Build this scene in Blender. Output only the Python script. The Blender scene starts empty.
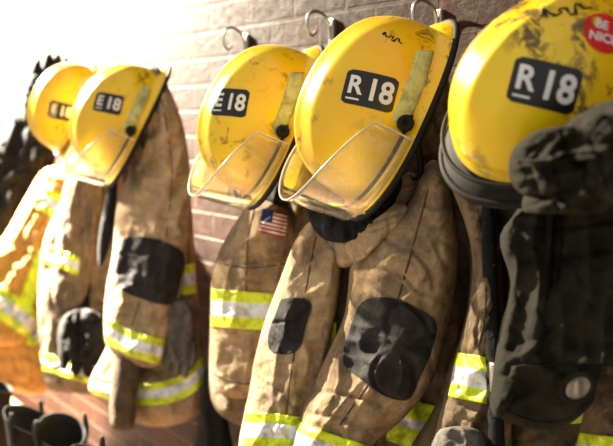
import bpy, bmesh, math, random
from mathutils import Vector, noise, Matrix
from mathutils.bvhtree import BVHTree
random.seed(3)
sc=bpy.context.scene
sc.view_settings.view_transform='Standard'
# ------------------------------------------------------------------ survey of the real camera station
FPX=972.0; TH=math.radians(34); PI=math.atan(103/972.0)
CAM=Vector((0,-1.31,1.7))
fh=Vector((-math.cos(TH),math.sin(TH),0)); R=Vector((math.sin(TH),math.cos(TH),0)); Zv=Vector((0,0,1))
F=fh*math.cos(PI)-Zv*math.sin(PI); U=fh*math.sin(PI)+Zv*math.cos(PI)
def ray(u,v): return F*FPX+R*(u-306.5)+U*(223-v)
def on_y(u,v,y):
    r=ray(u,v); return CAM+r*((y-CAM.y)/r.y)
class Pl:   # vertical hanging plane of one garment, phi = how far it swings off the wall
    def __init__(s,u0,yd=0.13,phi=22):
        s.p0=on_y(u0,120,-yd); a=math.radians(phi)
        s.n=Vector((math.sin(a),-math.cos(a),0))
    def at(s,u,v,h):
        r=ray(u,v); t=((s.p0+s.n*h-CAM).dot(s.n))/r.dot(s.n)
        p=CAM+r*t
        if p.y>-0.012: p=CAM+r*((-0.012-CAM.y)/r.y)
        return p
# ------------------------------------------------------------------ materials
def nm(name):
    m=bpy.data.materials.new(name); m.use_nodes=True
    nt=m.node_tree; return m,nt,nt.nodes['Principled BSDF']
def N(nt,t,**k):
    n=nt.nodes.new(t)
    for a,b in k.items():
        if a in n.inputs.keys(): n.inputs[a].default_value=b
        else: setattr(n,a,b)
    return n
def c4(c): return (c[0],c[1],c[2],1)
def ramp(nt,src,stops):
    r=nt.nodes.new('ShaderNodeValToRGB'); e=r.color_ramp.elements
    while len(e)<len(stops): e.new(0.5)
    for i,(p,c) in enumerate(stops): e[i].position=p; e[i].color=c4(c) if len(c)==3 else c
    nt.links.new(src,r.inputs[0]); return r
def fabric(name,c1,c2,dirt=(0.05,0.04,0.03),dl=0.55,rough=0.9,bump=0.5):
    m,nt,b=nm(name); L=nt.links.new
    tc=N(nt,'ShaderNodeTexCoord')
    n1=N(nt,'ShaderNodeTexNoise',Scale=14.0,Detail=10.0,Roughness=0.78); L(tc.outputs['Object'],n1.inputs['Vector'])
    r1=ramp(nt,n1.outputs['Fac'],[(0.40,c2),(0.58,c1)])
    n2=N(nt,'ShaderNodeTexNoise',Scale=6.0,Detail=14.0,Roughness=0.75,Distortion=0.8); L(tc.outputs['Object'],n2.inputs['Vector'])
    r2=ramp(nt,n2.outputs['Fac'],[(dl-0.12,(0,0,0)),(dl+0.12,(0.92,0.92,0.92))])
    mx=N(nt,'ShaderNodeMixRGB'); L(r2.outputs[0],mx.inputs[0]); L(r1.outputs[0],mx.inputs[1]); mx.inputs[2].default_value=c4(dirt)
    L(mx.outputs[0],b.inputs['Base Color']); b.inputs['Roughness'].default_value=rough; b.inputs['Specular IOR Level'].default_value=0.25
    n3=N(nt,'ShaderNodeTexNoise',Scale=34.0,Detail=5.0,Distortion=1.5); L(tc.outputs['Object'],n3.inputs['Vector'])
    n4=N(nt,'ShaderNodeTexNoise',Scale=500.0,Detail=2.0); L(tc.outputs['Object'],n4.inputs['Vector'])
    b1=N(nt,'ShaderNodeBump',Strength=bump,Distance=0.010); L(n3.outputs['Fac'],b1.inputs['Height'])
    b2=N(nt,'ShaderNodeBump',Strength=0.3,Distance=0.002); L(n4.outputs['Fac'],b2.inputs['Height']); L(b1.outputs[0],b2.inputs['Normal'])
    L(b2.outputs[0],b.inputs['Normal'])
    return m
def plain(name,c,rough=0.5,metal=0.0,var=0.25,coat=0,bump=0.0,sc_=20.0):
    m,nt,b=nm(name); L=nt.links.new
    tc=N(nt,'ShaderNodeTexCoord'); n1=N(nt,'ShaderNodeTexNoise',Scale=sc_,Detail=6.0); L(tc.outputs['Object'],n1.inputs['Vector'])
    r=ramp(nt,n1.outputs['Fac'],[(0.3,[x*(1-var) for x in c]),(0.7,c)]); L(r.outputs[0],b.inputs['Base Color'])
    b.inputs['Roughness'].default_value=rough; b.inputs['Metallic'].default_value=metal; b.inputs['Coat Weight'].default_value=coat
    if bump:
        bb=N(nt,'ShaderNodeBump',Strength=bump,Distance=0.004); L(n1.outputs['Fac'],bb.inputs['Height']); L(bb.outputs[0],b.inputs['Normal'])
    return m
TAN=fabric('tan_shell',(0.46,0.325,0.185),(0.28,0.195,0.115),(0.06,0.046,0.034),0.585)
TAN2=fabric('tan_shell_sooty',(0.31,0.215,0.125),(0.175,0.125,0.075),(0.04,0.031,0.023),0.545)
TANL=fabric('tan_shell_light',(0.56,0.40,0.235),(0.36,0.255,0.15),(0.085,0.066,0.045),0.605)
ORG=fabric('gold_shell',(0.66,0.35,0.08),(0.46,0.22,0.05),(0.14,0.07,0.03),0.66)
OLV=fabric('olive_shell',(0.19,0.14,0.065),(0.11,0.085,0.045),(0.03,0.024,0.017),0.52)
BLK=fabric('black_cloth',(0.012,0.012,0.013),(0.006,0.006,0.007),(0.003,0.003,0.003),0.5,0.9)
NVY=fabric('navy_lining',(0.02,0.021,0.025),(0.01,0.011,0.014),(0.004,0.004,0.005),0.5)
HOOD=fabric('black_olive_knit',(0.021,0.019,0.012),(0.012,0.011,0.007),(0.006,0.0055,0.004),0.57,0.95,0.4)
PATCH=fabric('charcoal_patch',(0.034,0.030,0.034),(0.020,0.018,0.020),(0.012,0.011,0.011),0.58,0.8,0.35)
GREY=fabric('grey_knit',(0.20,0.18,0.155),(0.11,0.10,0.085),(0.05,0.045,0.04),0.55)
KNIT=fabric('brown_knit',(0.14,0.09,0.05),(0.08,0.055,0.03),(0.03,0.022,0.015),0.55)
BEI=fabric('beige_lining',(0.55,0.48,0.36),(0.4,0.34,0.25),(0.2,0.16,0.1),0.7)
def tape(name,c,rough,metal):
    m,nt,b=nm(name); L=nt.links.new
    tc=N(nt,'ShaderNodeTexCoord'); n1=N(nt,'ShaderNodeTexNoise',Scale=25.0,Detail=8.0,Roughness=0.7); L(tc.outputs['Object'],n1.inputs['Vector'])
    r=ramp(nt,n1.outputs['Fac'],[(0.36,[x*0.45 for x in c]),(0.52,c)]); L(r.outputs[0],b.inputs['Base Color'])
    b.inputs['Roughness'].default_value=rough; b.inputs['Metallic'].default_value=metal
    n3=N(nt,'ShaderNodeTexNoise',Scale=50.0,Detail=3.0); L(tc.outputs['Object'],n3.inputs['Vector'])
    b1=N(nt,'ShaderNodeBump',Strength=0.3,Distance=0.006); L(n3.outputs['Fac'],b1.inputs['Height']); L(b1.outputs[0],b.inputs['Normal'])
    return m
LIME=tape('lime_tape',(0.76,0.92,0.02),0.5,0.0)
SIL=tape('silver_tape',(0.82,0.87,0.95),0.35,0.12)
DULL=tape('dull_reflective_tape',(0.62,0.66,0.30),0.45,0.1)
RED=plain('flag_red',(0.5,0.03,0.03),0.8); WHT=plain('white_vinyl',(0.85,0.85,0.85),0.4,var=0.08); BLU=plain('flag_blue',(0.02,0.03,0.15),0.8)
LBL=plain('label_black',(0.010,0.010,0.010),0.4); STK=plain('sticker_red',(0.75,0.02,0.02),0.4,var=0.1)
RUB=plain('black_rubber',(0.010,0.009,0.008),0.7,bump=0.2); MET=plain('steel',(0.6,0.58,0.55),0.3,0.9); INK=plain('marker_ink',(0.015,0.012,0.01),0.6)
RUB.node_tree.nodes['Principled BSDF'].inputs['Specular IOR Level'].default_value=0.3
STI=plain('stitching',(0.10,0.065,0.035),0.9)
WOOD=plain('bench_wood',(0.25,0.14,0.07),0.6,var=0.4)
def helmet_mat(name,soot,lo):
    m,nt,b=nm(name); L=nt.links.new
    tc=N(nt,'ShaderNodeTexCoord')
    n0=N(nt,'ShaderNodeTexNoise',Scale=6.0,Detail=4.0); L(tc.outputs['Object'],n0.inputs['Vector'])
    r0=ramp(nt,n0.outputs['Fac'],[(0.35,(0.92,0.54,0.003)),(0.65,(0.98,0.68,0.005))])
    n1=N(nt,'ShaderNodeTexNoise',Scale=28.0,Detail=12.0,Roughness=0.75,Distortion=0.6); L(tc.outputs['Object'],n1.inputs['Vector'])
    r1=ramp(nt,n1.outputs['Fac'],[(lo,(0,0,0)),(lo+0.05,(1,1,1))])
    n2=N(nt,'ShaderNodeTexNoise',Scale=7.0,Detail=3.0); L(tc.outputs['Object'],n2.inputs['Vector'])
    r2=ramp(nt,n2.outputs['Fac'],[(0.45,(0,0,0)),(0.62,(soot,soot,soot))])
    mu=N(nt,'ShaderNodeMath',operation='MULTIPLY'); L(r1.outputs[0],mu.inputs[0]); L(r2.outputs[0],mu.inputs[1])
    mx=N(nt,'ShaderNodeMixRGB'); L(mu.outputs[0],mx.inputs[0]); L(r0.outputs[0],mx.inputs[1]); mx.inputs[2].default_value=(0.08,0.04,0.008,1)
    L(mx.outputs[0],b.inputs['Base Color']); b.inputs['Roughness'].default_value=0.26; b.inputs['Coat Weight'].default_value=0.3
    b1=N(nt,'ShaderNodeBump',Strength=0.08,Distance=0.004); L(n1.outputs['Fac'],b1.inputs['Height']); L(b1.outputs[0],b.inputs['Normal'])
    return m
YEL=helmet_mat('yellow_shell',0.7,0.55); YELD=helmet_mat('yellow_shell_scuffed',0.95,0.495)
def visor_mat():
    m,nt,b=nm('clear_visor'); L=nt.links.new
    out=nt.nodes['Material Output']
    tr=N(nt,'ShaderNodeBsdfTransparent'); tr.inputs[0].default_value=(0.96,0.95,0.90,1)
    gl=N(nt,'ShaderNodeBsdfGlossy'); gl.inputs['Color'].default_value=(1,0.99,0.97,1); gl.inputs['Roughness'].default_value=0.05
    tl=N(nt,'ShaderNodeBsdfDiffuse'); tl.inputs['Color'].default_value=(0.88,0.87,0.82,1)
    fr=N(nt,'ShaderNodeLayerWeight',Blend=0.32)
    tc=N(nt,'ShaderNodeTexCoord'); n1=N(nt,'ShaderNodeTexNoise',Scale=40.0,Detail=10.0,Roughness=0.8,Distortion=2.0); L(tc.outputs['Object'],n1.inputs['Vector'])
    r=ramp(nt,n1.outputs['Fac'],[(0.48,(0.03,0.03,0.03)),(0.72,(0.28,0.28,0.28))])
    m1=N(nt,'ShaderNodeMixShader'); L(fr.outputs['Facing'],m1.inputs[0]); L(tr.outputs[0],m1.inputs[1]); L(gl.outputs[0],m1.inputs[2])
    m2=N(nt,'ShaderNodeMixShader'); L(r.outputs[0],m2.inputs[0]); L(m1.outputs[0],m2.inputs[1]); L(tl.outputs[0],m2.inputs[2])
    L(m2.outputs[0],out.inputs['Surface']); return m
VIS=visor_mat()
VEDGE=plain('visor_edge',(0.85,0.82,0.70),0.2)
def brick_mat():
    m,nt,b=nm('red_brick'); L=nt.links.new
    tc=N(nt,'ShaderNodeTexCoord'); mp=N(nt,'ShaderNodeMapping'); mp.inputs['Rotation'].default_value=(math.radians(90),0,0)
    L(tc.outputs['Object'],mp.inputs[0])
    bt=N(nt,'ShaderNodeTexBrick',Scale=1.0); bt.inputs['Brick Width'].default_value=0.21; bt.inputs['Row Height'].default_value=0.072
    bt.inputs['Mortar Size'].default_value=0.006; bt.inputs['Mortar Smooth'].default_value=0.3; bt.inputs['Bias'].default_value=-0.1
    bt.inputs['Color1'].default_value=(0.062,0.017,0.005,1); bt.inputs['Color2'].default_value=(0.027,0.008,0.003,1); bt.inputs['Mortar'].default_value=(0.075,0.042,0.018,1)
    L(mp.outputs[0],bt.inputs['Vector'])
    n=N(nt,'ShaderNodeTexNoise',Scale=30.0,Detail=8.0,Roughness=0.7); L(tc.outputs['Object'],n.inputs['Vector'])
    r=ramp(nt,n.outputs['Fac'],[(0.3,(0.4,0.4,0.4)),(0.7,(1.2,1.15,1.1))])
    mx=N(nt,'ShaderNodeMixRGB',blend_type='MULTIPLY'); mx.inputs[0].default_value=1; L(bt.outputs['Color'],mx.inputs[1]); L(r.outputs[0],mx.inputs[2])
    L(mx.outputs[0],b.inputs['Base Color']); b.inputs['Specular IOR Level'].default_value=0.12
    rr=ramp(nt,n.outputs['Fac'],[(0.3,(0.45,0.45,0.45)),(0.7,(0.8,0.8,0.8))]); L(rr.outputs[0],b.inputs['Roughness'])
    inv=N(nt,'ShaderNodeMath',operation='SUBTRACT'); inv.inputs[0].default_value=1; L(bt.outputs['Fac'],inv.inputs[1])
    ad=N(nt,'ShaderNodeMath',operation='MULTIPLY_ADD'); L(n.outputs['Fac'],ad.inputs[0]); ad.inputs[1].default_value=0.5; L(inv.outputs[0],ad.inputs[2])
    bp=N(nt,'ShaderNodeBump',Strength=0.9,Distance=0.008); L(ad.outputs[0],bp.inputs['Height']); L(bp.outputs[0],b.inputs['Normal'])
    return m
BRK=brick_mat()
# ------------------------------------------------------------------ mesh helpers
def mk(name,verts,faces,mats,parent=None,fm=None,smooth=True):
    me=bpy.data.meshes.new(name); me.from_pydata([tuple(v) for v in verts],[],faces)
    for m in mats: me.materials.append(m)
    for i,p in enumerate(me.polygons):
        p.use_smooth=smooth
        if fm: p.material_index=fm[i]
    me.update()
    bm=bmesh.new(); bm.from_mesh(me); bmesh.ops.recalc_face_normals(bm,faces=bm.faces); bm.to_mesh(me); bm.free()
    o=bpy.data.objects.new(name,me); sc.collection.objects.link(o)
    if parent: o.parent=parent
    return o
def root(name,loc=(0,0,0)):
    e=bpy.data.objects.new(name,None); sc.collection.objects.link(e); e.empty_display_size=0.05; return e
def cr(P,k=4,closed=True):
    out=[];n=len(P)
    rng=range(n) if closed else range(n-1)
    for i in rng:
        if closed: a,b,c,d=P[i-1],P[i],P[(i+1)%n],P[(i+2)%n]
        else: a,b,c,d=P[max(i-1,0)],P[i],P[i+1],P[min(i+2,n-1)]
        for j in range(k):
            t=j/k; t2=t*t;t3=t2*t
            out.append(tuple(0.5*((2*b[q])+(-a[q]+c[q])*t+(2*a[q]-5*b[q]+4*c[q]-d[q])*t2+(-a[q]+3*b[q]-3*c[q]+d[q])*t3) for q in range(len(b))))
    if not closed: out.append(tuple(P[-1]))
    return out
AMP=1.3
class Panel:
    """one sewn cloth section: padded closed shell with drape folds"""
    def __init__(s,name,parent,pl,poly,mat,base=0.0,puff=0.05,amp=0.010,fs=26.0,fa=0.0,ang=0.0,nx=56,ny=80,seed=None,back=0.5,stretch=0.3,slope=0.0,build=True,smoothpoly=True,edge=2.6):
        s.pl=pl; s.base=base; s.puff=puff; s.amp=amp*AMP; s.fs=fs; s.fa=math.radians(fa); s.a=math.radians(ang); s.st=stretch
        s.seed=seed if seed is not None else random.random()*90; s.edge=edge
        s.P=cr(poly,4) if smoothpoly else poly; s.ca,s.sa=math.cos(s.a),math.sin(s.a)
        s.Q=[(u*s.ca+v*s.sa,-u*s.sa+v*s.ca) for u,v in s.P]
        s.y0=min(q[1] for q in s.Q); s.y1=max(q[1] for q in s.Q); s.slope=slope
        if build:
            V=[];Fc=[];B=[]
            for j in range(ny+1):
                y=s.y0+(s.y1-s.y0)*(0.002+0.996*j/ny); xl,xr=s.ext(y)
                for i in range(nx+1):
                    k=i/nx; k=0.5*k+0.5*(0.5-0.5*math.cos(math.pi*k))
                    x=xl+(xr-xl)*k; u,v=x*s.ca-y*s.sa,x*s.sa+y*s.ca
                    V.append(pl.at(u,v,s.H(u,v)))
                    B.append(pl.at(u,v,s.H(u,v,True,back)))
            W=nx+1; n=len(V); V+=B
            for j in range(ny):
                for i in range(nx):
                    a=j*W+i; Fc.append((a,a+1,a+W+1,a+W)); Fc.append((n+a,n+a+W,n+a+W+1,n+a+1))
            for j in range(ny):
                a=j*W; Fc.append((a,a+W,n+a+W,n+a)); a=j*W+nx; Fc.append((a,n+a,n+a+W,a+W))
            for i in range(nx):
                Fc.append((i,n+i,n+i+1,i+1)); a=ny*W+i; Fc.append((a,a+1,n+a+1,n+a))
            s.o=mk(name,V,Fc,[mat],parent)
    def ext(s,y):
        y=min(max(y,s.y0+1e-3),s.y1-1e-3); xs=[]
        Q=s.Q
        for i in range(len(Q)):
            a,b=Q[i-1],Q[i]
            if (a[1]<=y<b[1]) or (b[1]<=y<a[1]): xs.append(a[0]+(b[0]-a[0])*(y-a[1])/(b[1]-a[1]))
        return (min(xs),max(xs)) if xs else (Q[0][0],Q[0][0])
    def clampuv(s,u,v):
        x,y=u*s.ca+v*s.sa,-u*s.sa+v*s.ca; xl,xr=s.ext(y); d=(xr-xl)*0.01
        x=min(max(x,xl+d),xr-d); return x*s.ca-y*s.sa,x*s.sa+y*s.ca
    def H(s,u,v,bk=False,back=0.5):
        x,y=u*s.ca+v*s.sa,-u*s.sa+v*s.ca; xl,xr=s.ext(y)
        w=max(xr-xl,1e-3); k=min(max((x-xl)/w,0),1); pr=max(1-abs(2*k-1)**s.edge,0)**0.5
        t=(y-s.y0)/(s.y1-s.y0); pe=min(1,min(t,1-t)*14+0.15)**0.5; pr*=pe
        b=s.base+s.slope*t
        if bk: return b-s.puff*back*pr-0.002
        c,sn=math.cos(s.fa),math.sin(s.fa); X=(u*c+v*sn)/s.fs; Y=(-u*sn+v*c)/s.fs
        wv=noise.noise(Vector((X*0.6,Y*0.4,s.seed+7)))*0.9
        n1=noise.noise(Vector((X+wv,Y*s.st,s.seed)))
        n2=1-2.2*abs(noise.noise(Vector((X*1.3-wv,Y*s.st*1.5+wv,s.seed+21))))
        n3=1-2.2*abs(noise.noise(Vector((X*1.0+Y*1.1,Y*0.8-X*0.5+wv,s.seed+40))))
        # sharp pressed creases running across the cloth
        q=noise.noise(Vector((X*0.45-Y*0.75+wv,Y*0.9+X*0.35,s.seed+60))); cr1=max(0,1-7*abs(q))
        q=noise.noise(Vector((X*0.9+Y*0.5,Y*1.3-X*0.7+wv,s.seed+75))); cr2=max(0,1-6*abs(q))
        f=n1*1.3+n2*0.65+n3*0.36-cr1*0.38-cr2*0.14
        return b+s.puff*pr+s.amp*f*(0.25+0.75*pr)
def interp(P,t):
    n=len(P)-1; x=t*n; i=min(int(x),n-1); f=x-i
    return (P[i][0]+(P[i+1][0]-P[i][0])*f,P[i][1]+(P[i+1][1]-P[i][1])*f)
def strip(name,pan,top,bot,mats,mf,eps=0.004,nu=50,nv=18,parent=None):
    T=cr(top,5,False) if len(top)>2 else top; B=cr(bot,5,False) if len(bot)>2 else bot
    V=[];Fc=[];fm=[]
    for lay in (1,0):
        for j in range(nv+1):
            for i in range(nu+1):
                a=interp(T,i/nu); b=interp(B,i/nu); t=j/nv
                u,v=pan.clampuv(a[0]+(b[0]-a[0])*t,a[1]+(b[1]-a[1])*t)
                V.append(pan.pl.at(u,v,pan.H(u,v)+(eps if lay else -0.001)))
    W=nu+1;n=W*(nv+1)
    for j in range(nv):
        for i in range(nu):
            a=j*W+i; Fc.append((a,a+1,a+W+1,a+W)); fm.append(mf((i+.5)/nu,(j+.5)/nv))
    for i in range(nu):
        Fc.append((i,n+i,n+i+1,i+1)); fm.append(mf((i+.5)/nu,0.01)); a=nv*W+i; Fc.append((a,a+1,n+a+1,n+a)); fm.append(mf((i+.5)/nu,0.99))
    for j in range(nv):
        a=j*W; Fc.append((a,a+W,n+a+W,n+a)); fm.append(mf(0.01,(j+.5)/nv)); a=j*W+nu; Fc.append((a,n+a,n+a+W,a+W)); fm.append(mf(0.99,(j+.5)/nv))
    return mk(name,V,Fc,mats,parent or pan.o.parent,fm)
TAPE=lambda s,t:(1 if 0.30<t<0.70 else 0)
def tape_strip(name,pan,top,bot,mf=TAPE): return strip(name,pan,top,bot,[LIME,SIL],mf,0.006,60,20)
def patch(name,pan,poly,mat,eps=0.005,nx=40,ny=40):
    q=Panel(name,None,pan.pl,poly,mat,build=False); V=[];Fc=[];W=nx+1
    for lay in (1,0):
        for j in range(ny+1):
            y=q.y0+(q.y1-q.y0)*(0.004+0.992*j/ny); xl,xr=q.ext(y)
            for i in range(W):
                u,v=pan.clampuv(xl+(xr-xl)*i/nx,y); V.append(pan.pl.at(u,v,pan.H(u,v)+(eps if lay else -0.001)))
    n=W*(ny+1)
    for j in range(ny):
        for i in range(nx): a=j*W+i; Fc.append((a,a+1,a+W+1,a+W))
        a=j*W; Fc.append((a,a+W,n+a+W,n+a)); a=j*W+nx; Fc.append((a,n+a,n+a+W,a+W))
    for i in range(nx): Fc.append((i,n+i,n+i+1,i+1)); a=ny*W+i; Fc.append((a,a+1,n+a+1,n+a))
    return mk(name,V,Fc,[mat],pan.o.parent)
def tube(name,pts,r,mat,parent=None,closed=False,res=3):
    cu=bpy.data.curves.new(name,'CURVE'); cu.dimensions='3D'; cu.bevel_depth=r; cu.bevel_resolution=res
    sp=cu.splines.new('POLY'); sp.points.add(len(pts)-1); sp.use_cyclic_u=closed
    for i,p in enumerate(pts): sp.points[i].co=(p[0],p[1],p[2],1)
    cu.materials.append(mat); tmp=bpy.data.objects.new('tmp',cu); sc.collection.objects.link(tmp)
    dg=bpy.context.evaluated_depsgraph_get(); me=bpy.data.meshes.new_from_object(tmp.evaluated_get(dg)); bpy.data.objects.remove(tmp)
    for p in me.polygons: p.use_smooth=True
    o=bpy.data.objects.new(name,me); sc.collection.objects.link(o)
    if parent: o.parent=parent
    return o
def seam(name,pan,pts,r=0.0016,mat=None,eps=0.0005):
    P=cr(pts,8,False); W=[]
    for u,v in P: u,v=pan.clampuv(u,v); W.append(pan.pl.at(u,v,pan.H(u,v)+eps))
    return tube(name,W,min(r,0.0018),mat or STI,pan.o.parent,res=2)
# ------------------------------------------------------------------ wall, floor
def box(name,x0,x1,y0,y1,z0,z1,mat,parent=None,bev=0.0):
    v=[(x,y,z) for x in (x0,x1) for y in (y0,y1) for z in (z0,z1)]
    f=[(0,1,3,2),(4,6,7,5),(0,4,5,1),(2,3,7,6),(0,2,6,4),(1,5,7,3)]
    o=mk(name,v,f,[mat],parent,smooth=False)
    if bev:
        md=o.modifiers.new('b','BEVEL'); md.width=bev; md.segments=2
    return o
box('wall_back',-14,3,0,0.2,0,4.2,BRK)
box('floor',-14,3,-6,0.2,-0.1,0,plain('concrete',(0.30,0.25,0.2),0.8,bump=0.3))
# wall hooks
def hook(u,v):
    g=root('coat_hook')
    p=on_y(u,v,-0.03); x=p.x; z=p.z
    pts=[(x,-0.010,z-0.05),(x,-0.014,z-0.02),(x,-0.024,z+0.0),(x,-0.05,z+0.010),(x,-0.07,z+0.0),(x,-0.072,z-0.03),(x,-0.06,z-0.045),(x,-0.048,z-0.035)]
    tube('hook_wire',cr(pts,5,False),0.0035,MET,g)
    box('hook_plate',x-0.009,x+0.009,-0.010,0.002,z-0.065,z-0.005,MET,g,0.002)
for u,v in ((238,32),(323,16),(430,6),(60,66),(118,60),(578,-10)): hook(u,v)
# ------------------------------------------------------------------ helmets
def camvec(a): return (R*a[0]+U*a[1]-F*a[2]).normalized()
def text_mesh(s,size):
    cu=bpy.data.curves.new('t','FONT'); cu.body=s; cu.size=size; cu.align_x='CENTER'; cu.align_y='CENTER'; cu.offset=size*0.028; cu.resolution_u=4
    o=bpy.data.objects.new('t',cu); sc.collection.objects.link(o)
    dg=bpy.context.evaluated_depsgraph_get(); me=bpy.data.meshes.new_from_object(o.evaluated_get(dg)); bpy.data.objects.remove(o)
    bm=bmesh.new(); bm.from_mesh(me); bmesh.ops.triangulate(bm,faces=bm.faces)
    for _ in range(2): bmesh.ops.subdivide_edges(bm,edges=[e for e in bm.edges if e.calc_length()>size*0.12],cuts=2); bmesh.ops.triangulate(bm,faces=bm.faces)
    V=[(v.co.x,v.co.y) for v in bm.verts]; bm.verts.index_update(); Fc=[tuple(v.index for v in f.verts) for f in bm.faces]; bm.free()
    return V,Fc
class Helmet:
    def __init__(s,u,v,yd,Fv,Cv,scale=1.0,mat=YEL,visor=True,name='fire_helmet',blackbrim=False):
        s.root=root(name); s.c=on_y(u,v,-yd); s.scale=scale
        Y=camvec(Fv); Z=camvec(Cv); Z=(Z-Y*Z.dot(Y)).normalized(); X=Y.cross(Z)
        s.M=Matrix(((X.x,Y.x,Z.x,s.c.x),(X.y,Y.y,Z.y,s.c.y),(X.z,Y.z,Z.z,s.c.z),(0,0,0,1)))@Matrix.Scale(scale,4)
        na,nr=112,34; V=[];Fc=[];fm=[]
        rings=[]
        for i in range(1,nr+1): rings.append([s.dome(2*math.pi*k/na,math.pi/2*i/nr) for k in range(na)]); 
        for j in range(1,7): rings.append([s.brim(2*math.pi*k/na,j/6) for k in range(na)])
        nout=len(rings)
        for j in range(6,-1,-2): rings.append([s.brim(2*math.pi*k/na,j/6)+Vector((0,0,-0.006)) for k in range(na)])
        for i in range(nr,0,-6): rings.append([s.dome(2*math.pi*k/na,math.pi/2*i/nr)*0.94+Vector((0,0,-0.006)) for k in range(na)])
        V=[s.dome(0,0)]
        for r in rings: V+=r
        for k in range(na): Fc.append((0,1+k,1+(k+1)%na)); fm.append(0)
        for r in range(len(rings)-1):
            for k in range(na):
                a=1+r*na+k; b=1+r*na+(k+1)%na; Fc.append((a,a+na,b+na,b)); fm.append(1 if (r>=nout-1 or (blackbrim and r>=nr-1)) else 0)
        Fc.append(tuple(1+(len(rings)-1)*na+k for k in range(na))); fm.append(1)
        s.shell=mk('shell',[s.M@p for p in V],Fc,[mat,RUB],s.root,fm)
        me=s.shell.data; s.bvh=BVHTree.FromPolygons([v.co.copy() for v in me.vertices],[tuple(p.vertices) for p in me.polygons])
        rim=[s.M@(s.brim(2*math.pi*k/na,1.0)+Vector((0,0,-0.003))) for k in range(na)]
        tube('brim_edging',rim,0.0058*scale,RUB,s.root,True)
        if not blackbrim:
            for sd in (1,-1):
                c=sd*math.radians(110)
                s.surf('reflective_trim',c-math.radians(26),c+math.radians(26),0.89,0.99,DULL,taper=0.8)
        for sd in (1,-1):
            s.disc('visor_pivot',Vector((sd*0.128,0.0,0.012)),Vector((sd,0,0.25)),0.014,0.018,RUB)
        band=[s.M@Vector((0.130*math.sin(a),0.01+0.152*math.cos(a),0.008)) for a in [math.radians(-100+200*i/60) for i in range(61)]]
        tube('visor_band',band,0.0035*scale,RUB,s.root)
        st=[s.M@Vector(p) for p in cr([(0.11,-0.02,-0.02),(0.09,0.03,-0.06),(0.02,0.06,-0.09),(-0.05,0.05,-0.08),(-0.10,0.0,-0.02)],8,False)]
        tube('chin_strap',st,0.006,RUB,s.root)
        if visor: s.mkvisor()
    def dome(s,az,ph):
        sp=math.sin(ph)**0.92; cz=max(math.cos(ph),0)**0.86
        a=0.121; b=0.148 if math.cos(az)>0 else 0.186
        x=a*sp*math.sin(az); y=b*sp*math.cos(az)
        rg=0.0065*math.exp(-(x/0.013)**2)+0.003*(math.exp(-((abs(x)-0.05)/0.010)**2))
        fade=min(1,(1-sp)*5) if sp>0.8 else 1
        z=0.155*cz+rg*fade
        return Vector((x,y,z))
    def brim(s,az,t):
        p=s.dome(az,math.pi/2); fr=math.cos(az)
        ax=0.136; by=0.172 if fr>0 else 0.212
        q=Vector((ax*math.sin(az),by*fr,-0.014-0.012*(abs(fr)**2 if fr<0 else 0.4*fr)))
        r=p.lerp(q,t); r.z=p.z+(q.z-p.z)*(t**1.5); return r
    def surf(s,name,a0,a1,p0,p1,mat,eps=0.002,nu=40,nv=6,taper=0.55):
        V=[];Fc=[];W=nu+1
        for lay in (1,0):
            for j in range(nv+1):
                for i in range(W):
                    t=j/nv; w=taper+(1-taper)*t; am=(a0+a1)/2; az=am+(a1-a0)*(i/nu-0.5)*w
                    p=s.dome(az,math.pi/2*(p0+(p1-p0)*t)); n=Vector((p.x/0.0146,p.y/0.0225,p.z/0.0225)).normalized()
                    V.append(s.M@(p+n*(eps if lay else -0.001)))
        n=W*(nv+1)
        for j in range(nv):
            for i in range(nu): a=j*W+i; Fc.append((a,a+1,a+W+1,a+W))
            a=j*W; Fc.append((a,a+W,n+a+W,n+a)); a=j*W+nu; Fc.append((a,n+a,n+a+W,a+W))
        for i in range(nu): Fc.append((i,n+i,n+i+1,i+1)); a=nv*W+i; Fc.append((a,a+1,n+a+1,n+a))
        mk(name,V,Fc,[mat],s.root)
    def disc(s,name,c,ax,r,h,mat):
        ax=ax.normalized(); t=ax.orthogonal().normalized(); b=ax.cross(t); V=[];Fc=[];n=28
        prof=[(0.0,0),(r,0),(r,h*0.6),(r*0.85,h),(r*0.4,h),(r*0.35,h*0.8),(0.0,h*0.8)]
        for pr,ph in prof:
            for k in range(n):
                a=2*math.pi*k/n; V.append(s.M@(c+ax*(ph-h*0.4)+(t*math.cos(a)+b*math.sin(a))*max(pr,1e-4)))
        for j in range(len(prof)-1):
            for k in range(n): Fc.append((j*n+k,j*n+(k+1)%n,(j+1)*n+(k+1)%n,(j+1)*n+k))
        mk(name,V,Fc,[mat],s.root)
    def mkvisor(s):
        nu,nv=48,14; V=[];Fc=[];W=nu+1
        def P(i,j,o):
            a=math.radians(-86+172*i/nu); t=j/nv; k=abs(2*i/nu-1)
            z0=-0.006; z1=0.108-0.045*k**4
            return Vector(((0.137+o-0.002*t)*math.sin(a),0.008+(0.174+o+0.012*t)*math.cos(a),z0+(z1-z0)*t))
        for o in (0,0.002):
            for j in range(nv+1):
                for i in range(W): V.append(s.M@P(i,j,o))
        n=W*(nv+1)
        for j in range(nv):
            for i in range(nu): a=j*W+i; Fc.append((a,a+1,a+W+1,a+W)); Fc.append((n+a,n+a+W,n+a+W+1,n+a+1))
            a=j*W; Fc.append((a,a+W,n+a+W,n+a)); a=j*W+nu; Fc.append((a,n+a,n+a+W,a+W))
        for i in range(nu): Fc.append((i,n+i,n+i+1,i+1)); a=nv*W+i; Fc.append((a,a+1,n+a+1,n+a))
        mk('face_shield',V,Fc,[VIS],s.root)
        edge=[s.M@P(i,nv,0.001) for i in range(W)]
        edge=[s.M@P(0,j,0.001) for j in range(nv)]+edge+[s.M@P(nu,j,0.001) for j in range(nv-1,-1,-1)]
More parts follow.
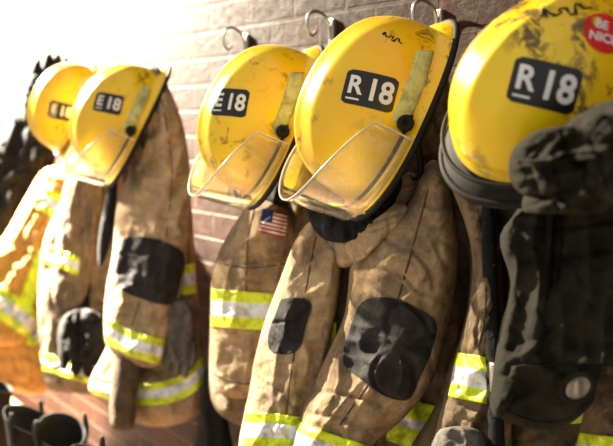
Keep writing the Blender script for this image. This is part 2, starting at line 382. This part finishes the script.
        tube('face_shield_edge',edge,0.0015,VEDGE,s.root)
    def frame(s,u,v,rot):
        d=ray(u,v).normalized(); h=s.bvh.ray_cast(CAM,d)
        if h[0] is None: return False
        n=h[1]; n=n if n.dot(d)<0 else -n
        r=(R-n*R.dot(n)).normalized(); up=n.cross(r); a=math.radians(rot)
        s.fr=(h[0],r*math.cos(a)+up*math.sin(a),up*math.cos(a)-r*math.sin(a),n); return True
    def pj(s,x,y,eps):
        c,r,up,n=s.fr; p=c+r*x+up*y
        h=s.bvh.ray_cast(p+n*0.05,-n)
        if h[0] is None: return p
        m=h[1] if h[1].dot(n)>0 else -h[1]
        return h[0]+m*eps
    def text(s,t,size,x,y,mat,rot=0,eps=0.0022,name='lettering',sx=1.0):
        V,Fc=text_mesh(t,size); a=math.radians(rot)
        W=[s.pj(x+(p[0]*sx*math.cos(a)-p[1]*math.sin(a)),y+(p[0]*sx*math.sin(a)+p[1]*math.cos(a)),eps) for p in V]
        mk(name,W,Fc,[mat],s.root,smooth=False)
    def label(s,u,v,rot,letter,w=0.086,h=0.058):
        if not s.frame(u,v,rot): return
        def rr(w,h,mat,eps,nm_):
            nx,ny=24,14; V=[];Fc=[]; r=0.008
            for j in range(ny+1):
                y=-h/2+h*j/ny; d=max(0,abs(y)-(h/2-r)); hw=w/2-(r-math.sqrt(max(r*r-d*d,0)))
                for i in range(nx+1): V.append(s.pj(-hw+2*hw*i/nx,y,eps))
            for j in range(ny):
                for i in range(nx): a=j*(nx+1)+i; Fc.append((a,a+1,a+nx+2,a+nx+1))
            mk(nm_,V,Fc,[mat],s.root)
        rr(w,h,LBL,0.0012,'label_plate'); k=w/0.086
        s.text(letter,0.042*k,-0.025*k,0.002,WHT,name='label_letter',sx=0.95)
        s.text('18',0.050*k,0.016*k,-0.001,WHT,name='label_number',sx=0.9)
        V=[s.pj((-0.036+0.022*i/6)*k,yy*k,0.0022) for yy in (-0.0185,-0.0215) for i in range(7)]
        mk('label_bar',V,[(i,i+1,i+8,i+7) for i in range(6)],[WHT],s.root)
    def scribble(s,u,v,rot,pts,r=0.0012):
        if not s.frame(u,v,rot): return
        tube('marker_writing',[s.pj(x,y,0.0008) for x,y in cr(pts,6,False)],r,INK,s.root,res=1)
h1=Helmet(73,114,0.24,(-0.30,-0.95,0.05),(-0.80,0.30,0.45),0.83,visor=False)
h1.label(61,111,-12,'E',0.070,0.05)
h2=Helmet(127,129,0.24,(-0.44,-0.89,0.0),(-0.82,0.36,0.36),0.94)
h2.label(108,103,-12,'E',0.074,0.052)
h3=Helmet(270,131,0.24,(-0.38,-0.92,0.0),(-0.84,0.34,0.34),0.95)
h3.label(229,102,-12,'E',0.078,0.056)
h4=Helmet(384,124,0.24,(-0.42,-0.90,0.0),(-0.86,0.38,0.30),1.0)
h4.label(370,90,-14,'R')
h5=Helmet(552,108,0.25,(-0.80,-0.58,0.13),(-0.50,0.50,0.70),1.02,mat=YELD,visor=False,blackbrim=True)
h5.label(545,85,-14,'R')
# handwriting in marker on the shells
sq=[]
for i in range(60):
    t=i/59; sq.append((-0.04+0.08*t+0.004*math.sin(t*41),0.008*math.sin(t*60)*(0.5+0.5*math.cos(t*9))+0.004*math.sin(t*17)))
h5.scribble(566,11,10,[(x*0.8,y) for x,y in sq])
h4.scribble(392,38,-30,[(x*0.45,y*0.6) for x,y in sq],0.0009)
if h5.frame(604,33,0):
    V=[h5.pj(0,0,0.0013)]+[h5.pj(0.028*math.cos(a),0.028*math.sin(a),0.0013) for a in [2*math.pi*k/40 for k in range(40)]]
    mk('round_sticker',V,[(0,1+k,1+(k+1)%40) for k in range(40)],[STK],h5.root)
    h5.text('BE',0.017,-0.003,0.010,WHT,rot=-10,name='sticker_text'); h5.text('NICE',0.017,-0.003,-0.008,WHT,rot=-10,name='sticker_text')
# ------------------------------------------------------------------ garments
# far-left black jacket
g=root('black_jacket'); pl=Pl(35,0.12)
Panel('body',g,pl,[(28,62),(50,55),(72,62),(78,85),(62,110),(55,165),(42,205),(18,245),(-25,270),(-30,170),(5,125)],BLK,0.0,0.05,0.012,16)
Panel('hood',g,pl,[(28,66),(48,52),(66,56),(68,68),(48,76),(34,100),(24,122),(22,92)],BLK,0.06,0.03,0.012,12,nx=30,ny=40)
# gold coat
g=root('turnout_coat'); pl=Pl(30,0.16)
b=Panel('body',g,pl,[(5,300),(45,270),(52,320),(50,388),(15,392),(-20,380),(-25,320)],ORG,-0.02,0.05,0.01,14,nx=40,ny=50)
tape_strip('chest_tape',b,[(15,318),(52,322)],[(12,344),(52,346)])
a=Panel('sleeve',g,pl,[(46,168),(76,172),(84,195),(66,238),(50,280),(34,330),(15,346),(-25,335),(-28,262),(2,238),(24,200)],ORG,0.03,0.06,0.011,15,fa=25,ang=20)
tape_strip('upper_tape',a,[(42,183),(70,200)],[(28,203),(58,222)])
tape_strip('cuff_tape',a,[(-20,276),(8,290),(38,312)],[(-20,306),(4,322),(32,342)])
strip('length_tape',a,[(38,248),(50,254)],[(18,304),(30,312)],[LIME],lambda s,t:0)
seam('sleeve_seam',a,[(64,178),(48,215),(20,262),(0,300)])
# brown coat behind
g=root('turnout_coat'); pl=Pl(85,0.12)
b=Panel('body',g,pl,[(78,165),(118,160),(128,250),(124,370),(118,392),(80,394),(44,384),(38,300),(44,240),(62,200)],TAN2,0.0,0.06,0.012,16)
tape_strip('chest_tape',b,[(40,244),(80,256)],[(38,262),(78,276)])
tape_strip('hem_tape',b,[(40,352),(85,364),(128,372)],[(42,370),(85,383),(128,392)])
strip('front_closure',b,[(84,200),(94,200)],[(76,350),(88,352)],[BLK],lambda s,t:0)
s2=Panel('sleeve',g,pl,[(68,176),(96,170),(104,200),(98,250),(86,300),(66,312),(52,296),(56,240)],TAN2,0.05,0.045,0.01,14,nx=36,ny=50)
tape_strip('sleeve_tape',s2,[(50,246),(80,258)],[(50,264),(78,276)])
g=root('work_glove'); Panel('palm',g,pl,[(62,318),(86,308),(106,318),(106,345),(92,362),(72,360),(58,346)],BLK,0.11,0.035,0.012,12,nx=30,ny=30)
for k,(x,y) in enumerate(((64,352),(76,358),(88,360),(100,352))):
    Panel('finger_%d'%k,g,pl,[(x-5,y-8),(x+5,y-8),(x+6,y+8),(x+2,y+18),(x-4,y+16),(x-6,y+6)],BLK,0.12,0.02,0.002,12,nx=12,ny=14)
# coat with hanging sleeve (second helmet)
g=root('turnout_coat'); pl=Pl(155,0.13)
b=Panel('body',g,pl,[(148,70),(164,78),(184,130),(192,210),(198,300),(207,385),(202,412),(172,426),(138,424),(96,398),(90,380),(112,330),(132,200),(138,110)],TAN,-0.02,0.07,0.012,20,edge=3.2)
tape_strip('chest_tape',b,[(150,262),(175,266),(200,262)],[(150,290),(175,296),(200,292)])
tape_strip('hem_tape',b,[(88,372),(125,383),(165,381),(190,368),(208,350)],[(88,393),(125,404),(165,404),(192,394),(210,376)])
seam('side_seam',b,[(170,110),(186,200),(190,300),(196,400)])
s2=Panel('sleeve',g,pl,[(146,98),(164,86),(182,120),(191,180),(189,232),(180,300),(164,355),(150,368),(124,360),(106,344),(105,300),(113,250),(117,205),(130,170),(136,130)],TANL,0.07,0.065,0.014,20,fa=8,edge=2.2,nx=70,ny=120)
patch('elbow_patch',s2,[(122,240),(150,238),(183,252),(181,280),(172,304),(145,300),(118,284)],PATCH)
tape_strip('cuff_tape',s2,[(104,316),(130,330),(166,340)],[(102,340),(128,356),(160,365)])
seam('sleeve_seam',s2,[(162,100),(172,170),(166,240)])
seam('sleeve_seam_lower',s2,[(140,300),(132,325)])
Panel('knit_wristlet',g,pl,[(117,352),(140,362),(137,395),(133,428),(112,428),(110,398)],KNIT,0.085,0.03,0.003,6,nx=24,ny=30,stretch=0.05)
Panel('collar',g,pl,[(140,76),(158,66),(170,95),(165,130),(148,150),(136,168),(128,150),(140,120)],TAN2,0.05,0.05,0.012,14,nx=30,ny=40)
Panel('dark_gap_fill',g,pl,[(110,180),(118,178),(112,240),(100,268),(98,240)],BLK,0.05,0.02,0.003,14,nx=14,ny=30)  # black filler, paints in the shade of the gap between two coats
g=root('work_glove'); Panel('palm',g,pl,[(165,305),(182,298),(194,312),(194,350),(180,366),(166,358),(160,330)],GREY,0.07,0.04,0.008,12,nx=30,ny=36)
for k,(x,y) in enumerate(((168,355),(176,362),(185,362),(192,352))):
    Panel('finger_%d'%k,g,pl,[(x-4,y-10),(x+4,y-10),(x+5,y+6),(x+1,y+16),(x-4,y+14),(x-5,y+4)],GREY,0.08,0.02,0.002,12,nx=12,ny=14)
# third coat with flag
g=root('turnout_coat'); pl=Pl(265,0.13)
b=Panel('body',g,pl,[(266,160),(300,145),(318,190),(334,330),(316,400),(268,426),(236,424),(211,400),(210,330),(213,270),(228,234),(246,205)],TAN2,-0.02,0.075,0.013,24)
s3=Panel('sleeve',g,pl,[(250,205),(272,196),(292,216),(296,260),(286,330),(276,384),(250,398),(224,396),(211,370),(210,320),(213,272),(230,236)],TAN,0.04,0.06,0.012,22,fa=5,edge=2.4,nx=70,ny=110)
tape_strip('sleeve_tape',s3,[(206,288),(240,291),(300,296)],[(206,327),(240,329),(300,332)])
FL=lambda s,t:(2 if (s<0.45 and t<0.54) else (0 if int(t*13)%2==0 else 1))
strip('flag_patch',s3,[(262,208),(288,214)],[(259,232),(285,238)],[RED,WHT,BLU],FL,0.006,40,26)
seam('sleeve_seam',s3,[(256,204),(248,240),(246,290)]); seam('hem_seam',s3,[(211,372),(245,384),(280,372)],0.0022)
seam('cross_seam',s3,[(214,262),(250,268),(296,262)])
Panel('collar',g,pl,[(264,178),(282,152),(303,138),(314,160),(306,186),(284,206),(262,200)],NVY,0.06,0.05,0.014,16,nx=36,ny=40)
Panel('collar_flap',g,pl,[(292,150),(304,140),(312,152),(308,190),(298,215),(288,196)],TAN2,0.10,0.03,0.008,12,nx=20,ny=36)
g=root('equipment_strap'); Panel('webbing',g,Pl(215,0.08),[(206,366),(222,384),(228,420),(233,470),(194,470),(200,410)],BLK,0.0,0.03,0.006,18,nx=24,ny=30)
# fourth coat
g=root('turnout_coat'); pl=Pl(375,0.14)
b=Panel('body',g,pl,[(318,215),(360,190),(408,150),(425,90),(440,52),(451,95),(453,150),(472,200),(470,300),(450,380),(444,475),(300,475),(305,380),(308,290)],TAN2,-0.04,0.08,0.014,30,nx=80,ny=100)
strip('side_tape',b,[(400,396),(452,410)],[(385,440),(440,458)],[LIME,SIL],lambda s,t:(1 if .38<t<.62 else 0),0.005,60,20)
strip('front_tape',b,[(312,322),(336,322)],[(312,364),(336,364)],[LIME,SIL],lambda s,t:(1 if .6<t<.85 else 0),0.02)
sl=Panel('sleeve_left',g,pl,[(300,232),(326,214),(342,240),(338,300),(326,360),(312,420),(306,475),(240,475),(250,385),(262,330),(280,280)],TANL,0.06,0.065,0.014,26,fa=12,nx=70,ny=120)
patch('elbow_patch_left',sl,[(284,298),(310,302),(306,325),(296,352),(272,352),(268,335),(276,312)],PATCH)
tape_strip('cuff_tape_left',sl,[(245,412),(280,414),(318,420)],[(243,448),(280,448),(314,450)])
seam('front_seam',sl,[(318,225),(304,300),(290,380),(284,440)])
cf=Panel('collar_flap',g,pl,[(314,214),(330,210),(348,220),(380,204),(408,172),(420,190),(404,226),(372,252),(345,268),(326,256),(314,238)],TANL,0.09,0.045,0.014,24,nx=60,ny=60,ang=-25)
Panel('neck_lining',g,pl,[(308,204),(340,206),(370,196),(396,172),(402,186),(384,218),(358,240),(332,242),(314,230)],NVY,0.145,0.03,0.010,18,nx=50,ny=40,ang=-25)
Panel('storm_collar',g,pl,[(346,240),(370,224),(398,202),(408,214),(384,240),(360,262),(350,258)],TANL,0.155,0.025,0.008,18,nx=40,ny=40,ang=-35)
sr=Panel('sleeve_right',g,pl,[(352,262),(375,232),(405,206),(430,160),(448,180),(458,230),(456,290),(444,340),(430,385),(402,420),(372,446),(364,475),(290,475),(297,424),(318,374),(342,322),(348,290)],TAN,0.10,0.085,0.021,38,fa=22,ang=12,nx=100,ny=150,edge=2.3)
patch('elbow_patch_right',sr,[(362,302),(386,297),(412,306),(436,322),(432,350),(420,378),(408,400),(385,396),(362,380),(343,362),(349,330)],PATCH,0.006,60,60)
tape_strip('cuff_tape_right',sr,[(288,416),(320,430),(370,446)],[(280,450),(315,464),(362,476)])
seam('sleeve_seam',sr,[(428,190),(412,250),(398,300)],0.0025); seam('sleeve_seam_low',sr,[(368,385),(340,425)],0.0025)
# fifth coat
g=root('turnout_coat'); pl=Pl(545,0.13,18)
b=Panel('body',g,pl,[(448,180),(500,178),(560,170),(640,160),(720,160),(720,480),(425,480),(438,400),(462,330),(470,270),(462,215)],OLV,-0.03,0.08,0.014,34,nx=90,ny=100)
tape_strip('hem_tape',b,[(500,388),(560,398),(620,392)],[(500,412),(560,424),(620,418)])
s5=Panel('sleeve_left',g,pl,[(450,178),(484,180),(500,230),(504,300),(512,360),(512,440),(508,480),(430,480),(436,430),(452,370),(468,310),(472,255),(462,215)],TAN2,0.04,0.07,0.016,30,fa=6,nx=70,ny=120)
tape_strip('sleeve_tape',s5,[(456,352),(480,356),(516,362)],[(448,396),(476,402),(516,408)])
seam('sleeve_seam',s5,[(478,210),(486,300),(478,350)],0.0022)
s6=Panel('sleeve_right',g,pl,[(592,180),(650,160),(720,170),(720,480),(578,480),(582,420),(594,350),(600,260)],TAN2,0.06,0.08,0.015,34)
tape_strip('sleeve_tape_right',s6,[(575,432),(640,440)],[(575,470),(640,478)])
g=root('shoulder_strap'); Panel('webbing',g,pl,[(482,200),(493,198),(499,300),(503,400),(505,478),(491,478),(487,400),(483,300)],BLK,0.12,0.012,0.002,30,nx=14,ny=60)
Panel('buckle',g,pl,[(489,362),(499,362),(501,392),(490,392)],MET,0.135,0.012,0.0,30,nx=12,ny=14,smoothpoly=False)
# black hooded sweatshirt over the coat
g=root('hooded_sweatshirt'); pl=Pl(560,0.13,18)
v=Panel('body',g,pl,[(508,225),(522,202),(548,186),(600,170),(660,165),(700,180),(690,350),(612,362),(598,380),(592,404),(566,426),(538,430),(500,418),(491,396),(500,330),(512,285),(506,250)],HOOD,0.16,0.06,0.022,44,nx=110,ny=130)
Panel('front_facing',g,pl,[(544,196),(554,192),(552,250),(546,300),(540,282),(540,240)],HOOD,0.21,0.012,0.003,30,nx=16,ny=50)
Panel('sleeve',g,pl,[(500,236),(528,206),(548,220),(552,290),(545,345),(520,390),(500,418),(490,398),(504,320),(510,280)],HOOD,0.19,0.05,0.018,34,fa=14,nx=60,ny=100)
def ring(cx,cy,ru,rv,rot,h,r,mat,nme,par):
    a=math.radians(rot); pts=[]
    for k in range(40):
        t=2*math.pi*k/40; x,y=ru*math.cos(t),rv*math.sin(t); pts.append(pl.at(cx+x*math.cos(a)-y*math.sin(a),cy+x*math.sin(a)+y*math.cos(a),h))
    tube(nme,pts,r,mat,par,True)
patch('cuff_opening',v,[(564,390),(576,376),(588,373),(592,382),(584,398),(568,403)],BEI,0.012,20,20)
ring(578,388,16,13,-35,v.H(578,388)+0.014,0.004,HOOD,'cuff_hem',g)
seam('hem_stitch',v,[(502,408),(535,421),(570,418),(594,392)],0.002,BLK)
# the hood hangs bunched in long overlapping rolls across the shoulders
for k,(P,bs,fa) in enumerate((
  ([(509,160),(520,142),(545,140),(580,150),(600,172),(594,194),(556,198),(526,196),(511,182)],0.36,70),
  ([(516,150),(534,132),(562,126),(600,122),(650,118),(660,150),(610,160),(566,160),(530,164)],0.385,75),
  ([(566,126),(584,112),(612,100),(680,92),(690,140),(620,146),(586,142)],0.39,60),
  ([(590,140),(620,130),(690,130),(700,200),(630,206),(596,196),(586,168)],0.385,40),
  ([(530,186),(566,176),(606,172),(630,190),(600,214),(560,212),(524,212)],0.35,60))):
    Panel('hood_fold_%d'%k,g,pl,P,HOOD,bs-0.03,0.042,0.014,22,fa=fa,nx=64,ny=56,back=1.6)
seam('drawstring',v,[(556,200),(560,240),(556,280)],0.003,BLK,0.006)
g=root('knit_cap'); 
Panel('cap_body',g,Pl(460,0.13,18),[(436,434),(455,426),(480,430),(490,446),(490,475),(430,475)],GREY,0.16,0.05,0.008,18,nx=36,ny=30)
# ------------------------------------------------------------------ bench with rubber boots
bn=root('bench')
box('seat',-5.5,-1.2,-0.62,-0.04,0.44,0.48,WOOD,bn,0.006)
for x in (-5.3,-3.4,-1.4):
    for y in (-0.46,-0.10): box('leg',x-0.03,x+0.03,y-0.03,y+0.03,0.0,0.44,WOOD,bn,0.004)
def boot(x,y,rot,H=0.40):
    g=root('rubber_boot'); V=[];Fc=[];n=28
    secs=[(0.0,0.055,0.14,0.055),(0.02,0.056,0.142,0.055),(0.05,0.052,0.135,0.05),(0.085,0.047,0.10,0.02),(0.13,0.050,0.066,-0.01),(0.2,0.055,0.064,-0.015),(0.28,0.062,0.068,-0.015),(H-0.02,0.068,0.074,-0.012),(H,0.071,0.077,-0.012),(H,0.066,0.072,-0.012),(H-0.15,0.055,0.06,-0.012)]
    ca,sa=math.cos(rot),math.sin(rot)
    for q,(z,a,b_,o) in enumerate(secs):
        for k in range(n):
            t=2*math.pi*k/n; X=a*math.sin(t); Y=b_*math.cos(t)+o
            zz=z+(0.035*math.cos(t) if 7<=q<=9 else 0)
            V.append((x+X*ca-Y*sa,y+X*sa+Y*ca,0.48+zz))
    for j in range(len(secs)-1):
        for k in range(n): Fc.append((j*n+k,j*n+(k+1)%n,(j+1)*n+(k+1)%n,(j+1)*n+k))
    Fc.append(tuple(range(n))); Fc.append(tuple((len(secs)-1)*n+k for k in range(n)))
    o=mk('boot_shell',V,Fc,[RUB],g); m=o.modifiers.new('s','SUBSURF'); m.levels=1; m.render_levels=1
    for sd in (1,-1):
        pts=[(x+sd*0.069*ca,y+sd*0.069*sa,0.48+H-0.05),(x+sd*0.075*ca,y+sd*0.075*sa,0.48+H+0.01),(x+sd*0.07*ca+0.012,y+sd*0.07*sa,0.48+H+0.035),(x+sd*0.075*ca+0.02,y+sd*0.075*sa,0.48+H),(x+sd*0.069*ca+0.02,y+sd*0.069*sa,0.48+H-0.05)]
        tube('pull_loop',cr(pts,5,False),0.005,RUB,g)
for (u,v_,yy,rt,HH) in ((96,440,-0.42,2.6,0.37),(126,450,-0.36,1.9,0.31),(26,430,-0.42,2.2,0.33),(60,436,-0.36,1.5,0.32),(-12,440,-0.40,2.8,0.33)):
    p=on_y(u,v_,yy); boot(p.x,yy,rt,HH)
# ------------------------------------------------------------------ light
w=bpy.data.worlds.new('World'); sc.world=w; w.use_nodes=True; nt=w.node_tree
bg=nt.nodes['Background']; bg.inputs[0].default_value=(1.0,0.95,0.87,1); bg.inputs[1].default_value=0.66
sd=bpy.data.lights.new('sun','SUN'); sd.energy=13; sd.angle=math.radians(1.0); sd.color=(1.0,0.85,0.62)
so=bpy.data.objects.new('sun',sd); sc.collection.objects.link(so)
so.rotation_euler=(-Vector((-0.87,-0.24,0.40))).to_track_quat('-Z','Y').to_euler()
ld=bpy.data.lights.new('added_glare_spot','SPOT'); ld.energy=34000; ld.spot_size=math.radians(66); ld.spot_blend=0.9; ld.color=(1,0.90,0.72); ld.shadow_soft_size=0.1  # added spot, stands in for sun glare on the far wall
lo=bpy.data.objects.new('added_glare_spot',ld); sc.collection.objects.link(lo); lo.location=(-5.7,-0.8,3.4)
lo.rotation_euler=(Vector((-4.75,0,2.4))-Vector(lo.location)).to_track_quat('-Z','Y').to_euler()
# ------------------------------------------------------------------ camera
cd=bpy.data.cameras.new('camera'); co=bpy.data.objects.new('camera',cd); sc.collection.objects.link(co)
cd.sensor_width=36; cd.lens=FPX/613*36
co.matrix_world=Matrix(((R.x,U.x,-F.x,CAM.x),(R.y,U.y,-F.y,CAM.y),(R.z,U.z,-F.z,CAM.z),(0,0,0,1)))
cd.dof.use_dof=True; cd.dof.focus_distance=(h4.c-CAM).dot(F)-0.05; cd.dof.aperture_fstop=3.4
sc.camera=co
